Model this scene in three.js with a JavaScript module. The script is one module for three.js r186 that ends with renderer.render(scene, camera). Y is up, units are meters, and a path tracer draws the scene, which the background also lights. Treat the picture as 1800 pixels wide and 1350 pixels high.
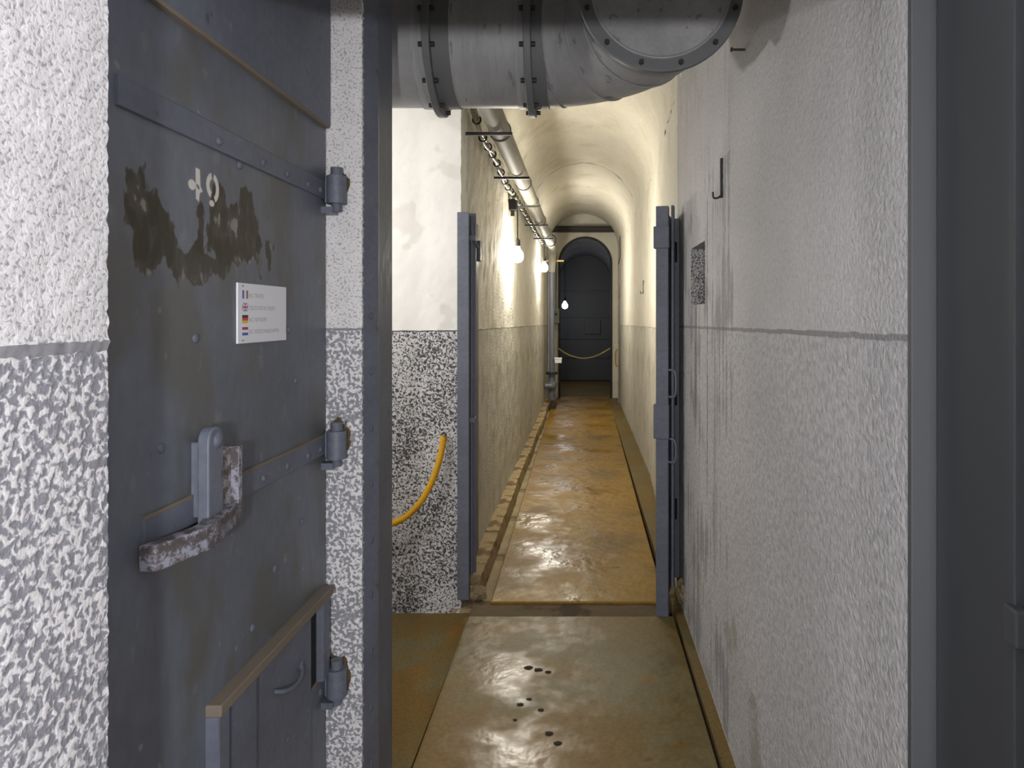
import * as THREE from 'three';
import { mergeGeometries, toCreasedNormals } from 'three/addons/utils/BufferGeometryUtils.js';
import { RoundedBoxGeometry } from 'three/addons/geometries/RoundedBoxGeometry.js';
import { Brush, Evaluator, SUBTRACTION } from 'three-bvh-csg';
import { createNoise3D } from 'simplex-noise';

// ------------------------------------------------------------------ camera, exposure
const scene = new THREE.Scene();
scene.background = new THREE.Color(0x000000);
const camera = new THREE.PerspectiveCamera(2 * Math.atan(675 / 1250) * 180 / Math.PI, 1800 / 1350, 0.05, 60);
camera.position.set(0, 1.55, 0);
camera.lookAt(0, 1.55, -10);
camera.setViewOffset(1800, 1350, -126, 119, 1800, 1350);       // a lens shifted up and to the side, held level
camera.updateProjectionMatrix();
const renderer = new THREE.WebGLRenderer();
renderer.toneMapping = THREE.LinearToneMapping;
renderer.toneMappingExposure = 1.0;
renderer.shadowMap.enabled = true;

// lamp settings (the lamps themselves are built further down)
const NEAR_LAMP = { power: 8.4, colour: [1, 0.985, 1] };
const GALLERY_LAMP = { power: 5.4, colour: [1, 0.94, 0.82] };
const SIDE_LAMP = { power: 2.6, colour: [1, 0.97, 0.95] };

// ------------------------------------------------------------------ helpers
function rng(seed) { let a = seed >>> 0; return () => { a |= 0; a = a + 0x6D2B79F5 | 0; let t = Math.imul(a ^ a >>> 15, 1 | a); t = t + Math.imul(t ^ t >>> 7, 61 | t) ^ t; return ((t ^ t >>> 14) >>> 0) / 4294967296; }; }
const lerp = (a, b, t) => a + (b - a) * t;
const clamp = (x, a = 0, b = 1) => Math.min(b, Math.max(a, x));
const smooth = (a, b, x) => { const t = clamp((x - a) / (b - a)); return t * t * (3 - 2 * t); };
const mix3 = (a, b, t) => [lerp(a[0], b[0], t), lerp(a[1], b[1], t), lerp(a[2], b[2], t)];
function perlin(seed) {                                   // tileable gradient noise: n(x, y, period)
  const r = rng(seed), p = new Uint8Array(512), g = [];
  const q = Array.from({ length: 256 }, (_, i) => i);
  for (let i = 255; i > 0; i--) { const j = Math.floor(r() * (i + 1)); [q[i], q[j]] = [q[j], q[i]]; }
  for (let i = 0; i < 512; i++) p[i] = q[i & 255];
  for (let i = 0; i < 256; i++) { const a = r() * Math.PI * 2; g.push(Math.cos(a), Math.sin(a)); }
  return (x, y, px, py = px) => {
    const x0 = Math.floor(x), y0 = Math.floor(y), fx = x - x0, fy = y - y0;
    const w = (i, m) => ((i % m) + m) % m;
    const xa = w(x0, px), xb = w(x0 + 1, px), ya = w(y0, py), yb = w(y0 + 1, py);
    const d = (ix, iy, dx, dy) => { const h = p[p[ix & 255] + (iy & 255)]; return g[2 * h] * dx + g[2 * h + 1] * dy; };
    const u = fx * fx * fx * (fx * (fx * 6 - 15) + 10), v = fy * fy * fy * (fy * (fy * 6 - 15) + 10);
    return 1.5 * lerp(lerp(d(xa, ya, fx, fy), d(xb, ya, fx - 1, fy), u), lerp(d(xa, yb, fx, fy - 1), d(xb, yb, fx - 1, fy - 1), u), v);
  };
}
const N1 = perlin(11), N2 = perlin(23), N3 = perlin(37), N4 = perlin(51);
const fbm = (n, x, y, f, oct = 4) => { let s = 0, a = 0.5, k = f; for (let i = 0; i < oct; i++) { s += a * n(x * k, y * k, k); a *= 0.5; k *= 2; } return s; };
function dataTex(w, h, fn, colour = true) {
  const d = new Uint8Array(w * h * 4);
  for (let j = 0; j < h; j++) for (let i = 0; i < w; i++) {
    const c = fn((i + 0.5) / w, (j + 0.5) / h), o = 4 * (j * w + i);
    if (colour) { d[o] = clamp(c[0], 0, 255); d[o + 1] = clamp(c[1], 0, 255); d[o + 2] = clamp(c[2], 0, 255); } else d[o] = d[o + 1] = d[o + 2] = clamp(c, 0, 1) * 255;
    d[o + 3] = 255;
  }
  const t = new THREE.DataTexture(d, w, h, THREE.RGBAFormat);
  t.wrapS = t.wrapT = THREE.RepeatWrapping; t.magFilter = THREE.LinearFilter; t.minFilter = THREE.LinearMipmapLinearFilter; t.generateMipmaps = true;
  if (colour) t.colorSpace = THREE.SRGBColorSpace;
  t.needsUpdate = true; return t;
}
function tiled(t, size, sizeY = size) { const c = t.clone(); c.repeat.set(1 / size, 1 / sizeY); c.needsUpdate = true; return c; }
function mat(o) { return new THREE.MeshStandardMaterial({ roughness: 0.8, metalness: 0, ...o }); }

const taken = {};
function numbered(name) { const n = taken[name] ?? 0; taken[name] = n + 1; return n ? `${name}_${String(n).padStart(3, '0')}` : name; }
function mesh(name, geo, material, parent) {
  const m = new THREE.Mesh(geo, material); m.name = parent === scene ? numbered(name) : name;
  m.castShadow = m.receiveShadow = true; parent.add(m); return m;
}
function thing(name, label, category, at = [0, 0, 0], turn = 0, group) {
  const o = new THREE.Group(); o.name = numbered(name); o.position.set(...at); o.rotation.y = turn;
  o.userData = { label, category }; if (group) o.userData.group = group; scene.add(o); return o;
}
function structGroup(name, label) { const o = new THREE.Group(); o.name = numbered(name); o.userData = { kind: 'structure', label, category: name.split('_')[0] }; scene.add(o); return o; }
function struct(name, geo, material, label) { const m = mesh(name, geo, material, scene); m.userData = { kind: 'structure', label, category: name.split('_')[0] }; return m; }
function tag(o, label, category, group) { o.userData = { label, category }; if (group) o.userData.group = group; return o; }

function metreUV(geo) {                                   // uv in metres by the way each face points
  const p = geo.attributes.position, n = geo.attributes.normal, uv = new Float32Array(p.count * 2);
  for (let i = 0; i < p.count; i++) {
    const ax = Math.abs(n.getX(i)), ay = Math.abs(n.getY(i)), az = Math.abs(n.getZ(i));
    if (ax >= ay && ax >= az) { uv[2 * i] = p.getZ(i); uv[2 * i + 1] = p.getY(i); }
    else if (ay >= az) { uv[2 * i] = p.getX(i); uv[2 * i + 1] = p.getZ(i); }
    else { uv[2 * i] = p.getX(i); uv[2 * i + 1] = p.getY(i); }
  }
  geo.setAttribute('uv', new THREE.BufferAttribute(uv, 2)); return geo;
}
const S3 = [createNoise3D(rng(5)), createNoise3D(rng(6)), createNoise3D(rng(7))];
function rough(geo, amp, scale) {                         // moves every point by a noise of its own place
  const p = geo.attributes.position;
  for (let i = 0; i < p.count; i++) {
    const x = p.getX(i) / scale, y = p.getY(i) / scale, z = p.getZ(i) / scale;
    p.setXYZ(i, p.getX(i) + amp * S3[0](x, y, z), p.getY(i) + amp * S3[1](x, y, z), p.getZ(i) + amp * S3[2](x, y, z));
  }
  geo.computeVertexNormals(); return geo;
}
function box(x0, x1, y0, y1, z0, z1) { const g = new THREE.BoxGeometry(Math.abs(x1 - x0), Math.abs(y1 - y0), Math.abs(z1 - z0)); g.translate((x0 + x1) / 2, (y0 + y1) / 2, (z0 + z1) / 2); return metreUV(g); }
function rbox(x0, x1, y0, y1, z0, z1, r = 0.004) { const g = new RoundedBoxGeometry(Math.abs(x1 - x0), Math.abs(y1 - y0), Math.abs(z1 - z0), 2, r); g.translate((x0 + x1) / 2, (y0 + y1) / 2, (z0 + z1) / 2); return metreUV(g); }
const xr = (z) => 0.53 + 0.12 * clamp((-z - 4.0) / 3.0);          // the right-hand wall eases outwards beyond the gate
const num = (f) => (typeof f === 'function' ? f : () => f);
function wallBox(x0, x1, z0, z1, yb, yt, cell, amp = 0, scale = 0.02, xb) {   // a box of plaster whose top and bottom may slope along z
  yb = num(yb); yt = num(yt); const fx0 = num(x0), fx1 = num(x1); x0 = fx0(z0); x1 = fx1(z0);
  const sx = clamp(Math.round(Math.abs(x1 - x0) / cell), 1, 120), sz = clamp(Math.round(Math.abs(z1 - z0) / cell), 1, 700), sy = clamp(Math.round((yt(z0) - yb(z0)) / cell), 1, 500);
  const g = new THREE.BoxGeometry(1, 1, 1, sx, sy, sz), p = g.attributes.position;
  for (let i = 0; i < p.count; i++) {
    const z = lerp(z1, z0, p.getZ(i) + 0.5), t = p.getY(i) + 0.5;
    p.setXYZ(i, lerp(fx0(z), fx1(z), p.getX(i) + 0.5), lerp(yb(z), yt(z), t), z);
  }
  metreUV(g);
  if (amp) rough(g, amp, scale); return g;
}
const lump = (r, sx, sy, sz, seed) => { const g = new THREE.IcosahedronGeometry(r, 5), p = g.attributes.position, n = createNoise3D(rng(seed)); for (let i = 0; i < p.count; i++) { const v = new THREE.Vector3().fromBufferAttribute(p, i), u = v.clone().normalize(), f = 1 + 0.28 * n(u.x * 1.3, u.y * 1.3, u.z * 1.3) + 0.10 * n(u.x * 4, u.y * 4, u.z * 4); p.setXYZ(i, v.x * f * sx, v.y * f * sy, v.z * f * sz); } g.computeVertexNormals(); return metreUV(g); };
function cyl(r, h, at, axis = 'y', seg = 20, r2 = r) { const g = new THREE.CylinderGeometry(r2, r, h, seg); if (axis === 'x') g.rotateZ(Math.PI / 2); if (axis === 'z') g.rotateX(Math.PI / 2); g.translate(...at); return g; }
function tube(pts, r, seg = 60, rad = 8, closed = false) { return new THREE.TubeGeometry(new THREE.CatmullRomCurve3(pts.map((p) => new THREE.Vector3(...p)), closed, 'centripetal'), seg, r, rad, closed); }
function merge(list) { return mergeGeometries(list.map((g) => (g.index ? g.toNonIndexed() : g))); }

// ------------------------------------------------------------------ textures
const castHeight = (u, v) => {                            // thrown plaster: lumps of about a centimetre
  const wx = u + 0.006 * N3(u * 40, v * 40, 40), wy = v + 0.006 * N4(u * 40, v * 40, 40);
  return 0.5 + 0.75 * (0.62 * N1(wx * 52, wy * 52, 52) + 0.34 * N2(wx * 104, wy * 104, 104) + 0.16 * N3(u * 208, v * 208, 208));
};
const T = {};
const castGrid = new Float32Array(1024 * 1024); for (let j = 0; j < 1024; j++) for (let i = 0; i < 1024; i++) castGrid[j * 1024 + i] = castHeight((i + 0.5) / 1024, (j + 0.5) / 1024);
const castAt = (u, v) => castGrid[Math.floor(v * 1024) * 1024 + Math.floor(u * 1024)];
T.castBump = dataTex(1024, 1024, castAt, false);
T.castWhite = dataTex(1024, 1024, (u, v) => { const h = castAt(u, v), b = fbm(N2, u, v, 4, 3), k = smooth(0.05, 0.48, h + 0.1 * b); const c = mix3([158, 158, 162], [220, 219, 220], k); return c.map((x) => x + 12 * b); });
T.castSpeck = dataTex(1024, 1024, (u, v) => {             // grey coat worn off the lumps
  const h = castAt(u, v), b = fbm(N4, u, v, 5, 3), k = smooth(0.40, 0.66, h + 0.24 * b);
  return mix3([138, 139, 146], [220, 219, 220], k).map((x) => x + 10 * N3(u * 300, v * 300, 300));
});
T.darkSpeck = dataTex(1024, 1024, (u, v) => {             // darker coat, smaller specks
  const wx = u + 0.01 * N3(u * 60, v * 60, 60), wy = v + 0.01 * N4(u * 60, v * 60, 60);
  const h = 0.6 * N1(wx * 74, wy * 74, 74) + 0.36 * N2(wx * 148, wy * 148, 148), b = fbm(N4, u, v, 3, 4);
  const k = smooth(-0.16, 0.12, h + 0.03 + 0.34 * b);
  return mix3([74, 73, 74], [206, 205, 205], k);
});
T.paintWhite = dataTex(512, 512, (u, v) => { const b = fbm(N1, u, v, 5, 5), s = smooth(0.2, 0.34, fbm(N3, u, v * 0.999, 6, 4)); return mix3([238, 236, 230], [216, 212, 203], 0.5 * s).map((x) => x + 10 * b); });
T.plaster = dataTex(1024, 1024, (u, v) => {               // gallery plaster
  const b = fbm(N1, u, v, 4, 5), f = fbm(N2, u, v, 90, 2), st = smooth(0.12, 0.42, fbm(N3, u, v, 3, 5));
  return mix3([213, 209, 197], [190, 182, 163], 0.5 * st).map((x) => x + 14 * b + 16 * f);
});
T.plasterLow = dataTex(1024, 1024, (u, v) => {
  const b = fbm(N2, u, v, 4, 5), f = fbm(N1, u, v, 110, 2), st = smooth(0.05, 0.4, N4(u * 16, v * 3, 16, 3) * 0.25 + fbm(N3, u, v, 5, 4));
  return mix3([186, 183, 173], [160, 154, 139], 0.6 * st).map((x) => x + 14 * b + 20 * f);
});
T.plasterBump = dataTex(1024, 1024, (u, v) => 0.5 + 0.5 * fbm(N1, u, v, 60, 4) + 0.25 * fbm(N2, u, v, 9, 3), false);
// the right-hand wall: z from -1 to -4.2 runs along u, height 0..3.2 along v
const WR = { z0: -1.0, z1: -4.2, h: 3.2 };
T.wallRight = dataTex(1408, 1408, (u, v) => {
  const z = -lerp(WR.z0, WR.z1, u), y = v * WR.h, m = u * 3.2, dado = 1.515 - 0.0075 * (z - 1.1);
  const low = y < dado;
  const grain = fbm(N1, u, v, 230, 2), mid = fbm(N2, u, v, 150, 2), big = fbm(N3, u, v, 7, 4);
  let c = [186, 185, 186];
  c = c.map((x) => x + 22 * grain + 16 * big);
  if (low) { const k = smooth(-0.1, 0.25, mid + 0.1 * big); c = mix3(c, [152, 152, 154], 0.5 * k); }
  else { const k = smooth(0.25, 0.45, 0.6 * mid + 0.8 * grain); c = mix3(c, [148, 147, 146], 0.4 * k); }
  if (Math.abs(y - dado + 0.004 * fbm(N4, u, v, 30, 3)) < 0.006) c = mix3(c, [128, 128, 130], 0.8);
  // darker runs behind the gate leaf: narrow streaks with ragged outlines
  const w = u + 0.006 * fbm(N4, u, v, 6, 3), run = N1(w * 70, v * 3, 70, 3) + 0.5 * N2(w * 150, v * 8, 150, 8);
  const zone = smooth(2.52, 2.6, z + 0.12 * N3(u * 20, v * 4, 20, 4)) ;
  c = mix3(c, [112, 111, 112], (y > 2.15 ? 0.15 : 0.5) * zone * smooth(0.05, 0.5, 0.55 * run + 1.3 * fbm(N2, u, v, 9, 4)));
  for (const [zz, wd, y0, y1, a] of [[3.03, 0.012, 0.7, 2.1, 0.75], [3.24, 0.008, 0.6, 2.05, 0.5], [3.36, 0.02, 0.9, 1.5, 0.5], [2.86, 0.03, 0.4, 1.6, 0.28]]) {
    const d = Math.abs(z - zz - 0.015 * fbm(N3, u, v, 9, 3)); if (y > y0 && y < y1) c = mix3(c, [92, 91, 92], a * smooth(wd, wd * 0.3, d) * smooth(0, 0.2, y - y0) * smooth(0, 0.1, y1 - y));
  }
  // spatter and damp bloom near the floor
  const moss = smooth(0.1, 0.3, fbm(N4, u, v, 12, 5) + 0.3 * grain) * (y < 0.42 + 0.25 * fbm(N2, u, v, 9, 3) ? 1 : 0);
  c = mix3(c, [132, 128, 108], 0.5 * moss);
  return c;
});
T.concrete = dataTex(512, 512, (u, v) => { const b = fbm(N1, u, v, 5, 5), g = fbm(N2, u, v, 60, 2), s = smooth(0.05, 0.35, fbm(N3, u, v, 4, 4)); return mix3([168, 152, 118], [116, 98, 66], s).map((x) => x + 22 * b + 18 * g); });
const floorPal = (u, v, a, b, c, d) => {
  const w = u + 0.05 * fbm(N3, u, v, 3, 3), q = v + 0.05 * fbm(N4, u, v, 3, 3);
  const p1 = smooth(-0.2, 0.3, fbm(N1, w, q, 3, 5)), p2 = smooth(0.0, 0.35, fbm(N2, w, q, 5, 5)), p3 = smooth(0.1, 0.4, fbm(N4, w, q, 8, 5));
  let k = mix3(a, b, p1); k = mix3(k, c, 0.7 * p2); k = mix3(k, d, 0.6 * p3);
  const pit = smooth(0.46, 0.52, fbm(N3, u, v, 26, 2)); k = mix3(k, [60, 50, 34], 0.6 * pit);
  return k.map((x) => x + 16 * fbm(N2, u, v, 120, 2));
};
T.floorFar = dataTex(1024, 1024, (u, v) => floorPal(u, v, [138, 105, 18], [128, 94, 5], [102, 78, 16], [126, 105, 46]));
T.floorNear = dataTex(1024, 1024, (u, v) => floorPal(u, v, [102, 88, 50], [106, 80, 24], [102, 95, 68], [118, 84, 20]));
T.floorRough = dataTex(512, 512, (u, v) => 0.54 - 0.28 * smooth(-0.2, 0.35, fbm(N1, u, v, 4, 4) + 0.3 * fbm(N4, u, v, 22, 3)), false);
T.floorBump = dataTex(1024, 1024, (u, v) => 0.5 + 0.55 * fbm(N2, u, v, 9, 2) + 0.35 * fbm(N3, u, v, 26, 3), false);
const steelTone = (u, v, rust) => {
  const b = fbm(N1, u, v, 4, 5), s = fbm(N2, u, v, 40, 3); let c = [98 + 16 * b, 103 + 16 * b, 116 + 16 * b].map((x) => x + 10 * s);
  const chip = smooth(0.40, 0.48, fbm(N3, u, v, 22, 3)); c = mix3(c, [140, 140, 140], 0.3 * chip);
  const r = smooth(0.36 - rust, 0.52 - rust, fbm(N4, u, v, 11, 4)); return mix3(c, [66, 60, 56], 0.6 * r);
};
T.steel = dataTex(512, 512, (u, v) => steelTone(u, v, 0));
T.steelRusty = dataTex(512, 512, (u, v) => steelTone(u, v, 0.14));
T.steelBump = dataTex(512, 512, (u, v) => 0.5 + 0.4 * fbm(N1, u, v, 12, 4), false);
T.duct = dataTex(512, 512, (u, v) => { const b = fbm(N1, u, v, 3, 5), s = fbm(N2, u, v, 30, 3), d = smooth(0.3, 0.4, fbm(N3, u, v, 12, 3)); return mix3([150, 151, 153].map((x) => x + 26 * b + 8 * s), [96, 96, 98], 0.5 * d); });
T.rustFlake = dataTex(256, 256, (u, v) => { const a = smooth(-0.25, 0.3, fbm(N1, u, v, 6, 5) + 0.5 * fbm(N2, u, v, 30, 3)); return mix3([96, 86, 80], [172, 172, 176], a); });

// door leaf: u along z (0 = hinge side ... ), painted marks in metres; see door_1
const DOOR = { za: -0.80, zb: -1.864, y0: 0.05, y1: 2.045 };
function doorCanvas() {
  const W = 832, H = 1560, c = document.createElement('canvas'); c.width = W; c.height = H; const g = c.getContext('2d');
  const X = (Z) => (Z - 0.80) / 1.064 * W, Y = (y) => (DOOR.y1 - y) / (DOOR.y1 - DOOR.y0) * H;
  const im = g.createImageData(W, H), R = rng(3);
  for (let j = 0; j < H; j++) for (let i = 0; i < W; i++) {
    const u = i / W, v = j / H * 2, Z = 0.8 + u * 1.064, y = DOOR.y1 - (j / H) * 1.995;
    const b = fbm(N1, u, v / 2, 4, 5), s = fbm(N2, u, v / 2, 50, 3); let k = [97, 102, 112].map((x) => x + 14 * b + 9 * s);
    k = mix3(k, [88, 87, 80], 0.6 * smooth(0.0, 0.3, fbm(N4, u, v / 2, 6, 5)));      // olive grime
    // two patches of paint lost down to brown metal
    const n = fbm(N3, u, v / 2, 18, 5), m = fbm(N4, u, v / 2, 34, 4);
    const e1 = Math.hypot((Z - 1.10) / 0.062, (y - 1.69) / 0.072) ** 1.5, e2 = Math.hypot((Z - 1.385) / 0.12, (y - 1.715) / 0.068) ** 1.5, e3 = Math.hypot((Z - 1.25) / 0.10, (y - 1.635) / 0.025);
    const lost = Math.max(smooth(1.08, 0.92, e1 + 1.5 * n + 0.6 * m), smooth(1.08, 0.92, e2 + 1.7 * n + 0.6 * m), 0.8 * smooth(1, 0.85, e3 + 2 * n));
    k = mix3(k, mix3([44, 40, 28], [64, 58, 50], smooth(-0.1, 0.2, m)), 0.92 * lost);
    k = mix3(k, [150, 146, 142], 0.75 * lost * smooth(0.22, 0.34, m));
    const scuff = smooth(0.34, 0.46, fbm(N2, u, v / 2, 18, 4) + 0.1 * n); k = mix3(k, [122, 122, 122], 0.5 * scuff);
    const o = 4 * (j * W + i); im.data[o] = k[0]; im.data[o + 1] = k[1]; im.data[o + 2] = k[2]; im.data[o + 3] = 255;
  }
  g.putImageData(im, 0, 0);
  // stencilled 4 and 9 in cream paint, partly rubbed away
  g.fillStyle = 'rgb(206,204,196)';
  const px = W / 1.064, py = H / 1.995;
  g.save(); g.translate(X(1.242), Y(1.776)); g.scale(px, py);
  g.beginPath(); g.moveTo(-0.010, -0.032); g.lineTo(0.004, -0.031); g.lineTo(0.006, -0.002); g.lineTo(0.014, 0.006); g.lineTo(0.004, 0.010); g.lineTo(0.001, 0.026); g.lineTo(-0.009, 0.022); g.closePath(); g.fill();
  g.beginPath(); g.ellipse(-0.021, 0, 0.012, 0.009, 0, 0, 7); g.fill();
  g.fillStyle = 'rgb(96,98,100)'; g.beginPath(); g.ellipse(-0.002, 0.0, 0.006, 0.003, 0.6, 0, 7); g.fill();
  g.strokeStyle = 'rgb(206,204,196)'; g.lineWidth = 0.0115;
  g.beginPath(); g.ellipse(0.048, -0.010, 0.0175, 0.018, 0, Math.PI * 0.62, Math.PI * 1.42); g.stroke();
  g.beginPath(); g.ellipse(0.046, -0.006, 0.018, 0.022, 0, -Math.PI * 0.42, Math.PI * 0.36); g.stroke();
  g.fillStyle = 'rgb(206,204,196)'; g.beginPath(); g.ellipse(0.044, 0.022, 0.009, 0.006, 0, 0, 7); g.fill();
  g.restore();
  // small chips and scratches
  for (let i = 0; i < 150; i++) { const l = 60 + R() * 110; g.fillStyle = `rgba(${l + 20},${l + 18},${l + 14},${0.25 + 0.4 * R()})`; g.beginPath(); g.ellipse(R() * W, R() * H, 1 + R() * 3, 1 + R() * 5, R() * 3, 0, 7); g.fill(); }
  const t = new THREE.CanvasTexture(c); t.colorSpace = THREE.SRGBColorSpace; return t;
}
function signCanvas() {
  const W = 1024, H = 480, c = document.createElement('canvas'); c.width = W; c.height = H; const g = c.getContext('2d');
  g.fillStyle = 'rgb(226,228,234)'; g.fillRect(0, 0, W, H);
  g.fillStyle = 'rgb(150,150,156)'; for (const y of [24, 456]) { g.beginPath(); g.ellipse(95, y, 20, 8, 0, 0, 7); g.fill(); }
  const rows = [58, 158, 254, 350], fx = 82, fw = 112, fh = 66;
  const band = (x, y, w, h, col) => { g.fillStyle = col; g.fillRect(x, y, w, h); };
  band(fx, rows[0], fw / 3, fh, 'rgb(84,104,168)'); band(fx + fw / 3, rows[0], fw / 3, fh, 'rgb(228,226,232)'); band(fx + 2 * fw / 3, rows[0], fw / 3, fh, 'rgb(160,98,104)');
  band(fx, rows[1], fw, fh, 'rgb(110,104,158)');
  g.strokeStyle = 'rgb(226,222,232)'; g.lineWidth = 13; g.beginPath(); g.moveTo(fx, rows[1]); g.lineTo(fx + fw, rows[1] + fh); g.moveTo(fx + fw, rows[1]); g.lineTo(fx, rows[1] + fh); g.stroke();
  band(fx, rows[1] + fh / 2 - 12, fw, 24, 'rgb(226,222,232)'); band(fx + fw / 2 - 13, rows[1], 26, fh, 'rgb(226,222,232)');
  band(fx, rows[1] + fh / 2 - 7, fw, 14, 'rgb(170,80,110)'); band(fx + fw / 2 - 8, rows[1], 16, fh, 'rgb(170,80,110)');
  band(fx, rows[2], fw, fh / 3, 'rgb(52,36,40)'); band(fx, rows[2] + fh / 3, fw, fh / 3, 'rgb(206,62,44)'); band(fx, rows[2] + 2 * fh / 3, fw, fh / 3, 'rgb(222,196,66)');
  band(fx, rows[3], fw, fh / 3, 'rgb(164,52,84)'); band(fx, rows[3] + fh / 3, fw, fh / 3, 'rgb(232,232,236)'); band(fx, rows[3] + 2 * fh / 3, fw, fh / 3, 'rgb(62,92,178)');
  g.fillStyle = 'rgb(140,144,152)'; g.font = '46px sans-serif'; g.textBaseline = 'middle';
  const txt = ['W.C. TROUPES', 'TOILETS FOR THE TROOPS', 'W.C. FÜR TRUPPE', 'W.C. VOOR DE MANSCHAPPEN'], wd = [380, 640, 460, 740];
  txt.forEach((s, i) => g.fillText(s, 214, rows[i] + fh / 2 + 6, wd[i]));
  const t = new THREE.CanvasTexture(c); t.colorSpace = THREE.SRGBColorSpace; return t;
}

// ------------------------------------------------------------------ materials
const M = {};
M.castWhite = mat({ map: tiled(T.castWhite, 0.30), bumpMap: tiled(T.castBump, 0.30), bumpScale: 0.0007, roughness: 0.9 });
M.castSpeck = mat({ map: tiled(T.castSpeck, 0.52), bumpMap: tiled(T.castBump, 0.52), bumpScale: 0.0012, roughness: 0.9 });
M.darkSpeck = mat({ map: tiled(T.darkSpeck, 0.86), bumpMap: tiled(T.castBump, 0.8), bumpScale: 0.003, roughness: 0.85 });
M.paintWhite = mat({ map: tiled(T.paintWhite, 1.3), bumpMap: tiled(T.plasterBump, 1.1), bumpScale: 0.001, roughness: 0.75 });
M.plaster = mat({ map: tiled(T.plaster, 1.7), bumpMap: tiled(T.plasterBump, 1.2), bumpScale: 0.004, roughness: 0.85 });
M.plasterLow = mat({ map: tiled(T.plasterLow, 1.5), bumpMap: tiled(T.plasterBump, 0.9), bumpScale: 0.004, roughness: 0.85 });
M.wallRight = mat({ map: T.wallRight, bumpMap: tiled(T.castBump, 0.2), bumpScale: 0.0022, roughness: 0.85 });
M.line = mat({ color: 0x8a8a8e });
M.lineDark = mat({ color: 0x4c4c4e });
M.concrete = mat({ map: tiled(T.concrete, 0.9), bumpMap: tiled(T.plasterBump, 0.5), bumpScale: 0.006, roughness: 0.85 });
M.floorFar = new THREE.MeshPhysicalMaterial({ metalness: 0, specularIntensity: 0.75, map: tiled(T.floorFar, 2.1), roughnessMap: tiled(T.floorRough, 1.9), bumpMap: tiled(T.floorBump, 1.6), bumpScale: 0.006, roughness: 1 });
M.floorNear = new THREE.MeshPhysicalMaterial({ metalness: 0, specularIntensity: 0.75, map: tiled(T.floorNear, 2.3), roughnessMap: tiled(T.floorRough, 1.7), bumpMap: tiled(T.floorBump, 1.6), bumpScale: 0.0028, roughness: 1 });
M.floorSide = mat({ map: tiled(T.floorNear, 1.7), bumpMap: tiled(T.floorBump, 1.1), bumpScale: 0.004, roughness: 0.8 });
M.kerb = mat({ map: tiled(T.concrete, 0.6), color: 0xfff8ee, bumpMap: tiled(T.plasterBump, 0.5), bumpScale: 0.006, roughness: 0.9 });
M.earth = mat({ map: tiled(T.concrete, 0.7), color: 0x8a8070, roughness: 0.9 });
M.joint = mat({ color: 0x2a2620, roughness: 0.9 });
M.steel = mat({ map: tiled(T.steel, 0.8), bumpMap: tiled(T.steelBump, 0.6), bumpScale: 0.001, roughness: 0.5 });
M.steelRusty = mat({ map: tiled(T.steelRusty, 0.7), bumpMap: tiled(T.steelBump, 0.4), bumpScale: 0.0012, roughness: 0.33 });
M.steelDark = mat({ color: 0x212426, roughness: 0.7, bumpMap: tiled(T.steelBump, 0.5), bumpScale: 0.001 });
M.wornEdge = mat({ color: 0x756b5e, roughness: 0.8 });
M.lining = mat({ map: tiled(T.duct, 1.2), color: 0xb0b2b8, roughness: 0.7 });
M.steelMid = mat({ color: 0x4a4d50, roughness: 0.65 });
M.door = mat({ map: doorCanvas(), roughness: 0.42, bumpMap: tiled(T.steelBump, 0.3), bumpScale: 0.001 });
M.duct = mat({ map: tiled(T.duct, 0.9), roughness: 0.5, bumpMap: tiled(T.steelBump, 0.5), bumpScale: 0.0008 });
M.flange = mat({ color: 0x66696b, roughness: 0.55, bumpMap: tiled(T.steelBump, 0.3), bumpScale: 0.001 });
M.iron = mat({ color: 0x2b2a28, roughness: 0.6 });
M.rust = mat({ map: tiled(T.rustFlake, 0.12), roughness: 0.75 });
M.wornIron = mat({ map: tiled(T.rustFlake, 0.14), color: 0xd8dcea, roughness: 0.55 });
M.pipe = mat({ map: tiled(T.duct, 0.7), color: 0xf2ead6, roughness: 0.65 });
M.cable = mat({ color: 0xa8a59c, roughness: 0.35 });
M.black = mat({ color: 0x151413, roughness: 0.8 });
M.rope = mat({ color: 0xd6a21a, roughness: 0.8 });
M.ropePale = mat({ color: 0xa89a62, roughness: 0.8 });
M.white = mat({ color: 0xe6e6e2, roughness: 0.6 });
M.sign = mat({ map: signCanvas(), roughness: 0.45 });
M.bulb = mat({ color: 0xffffff, emissive: new THREE.Color().setRGB(1, 0.93, 0.8), emissiveIntensity: 14, roughness: 0.4 });
M.bulbFar = mat({ color: 0xffffff, emissive: new THREE.Color().setRGB(0.95, 0.95, 1), emissiveIntensity: 9, roughness: 0.4 });

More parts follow.
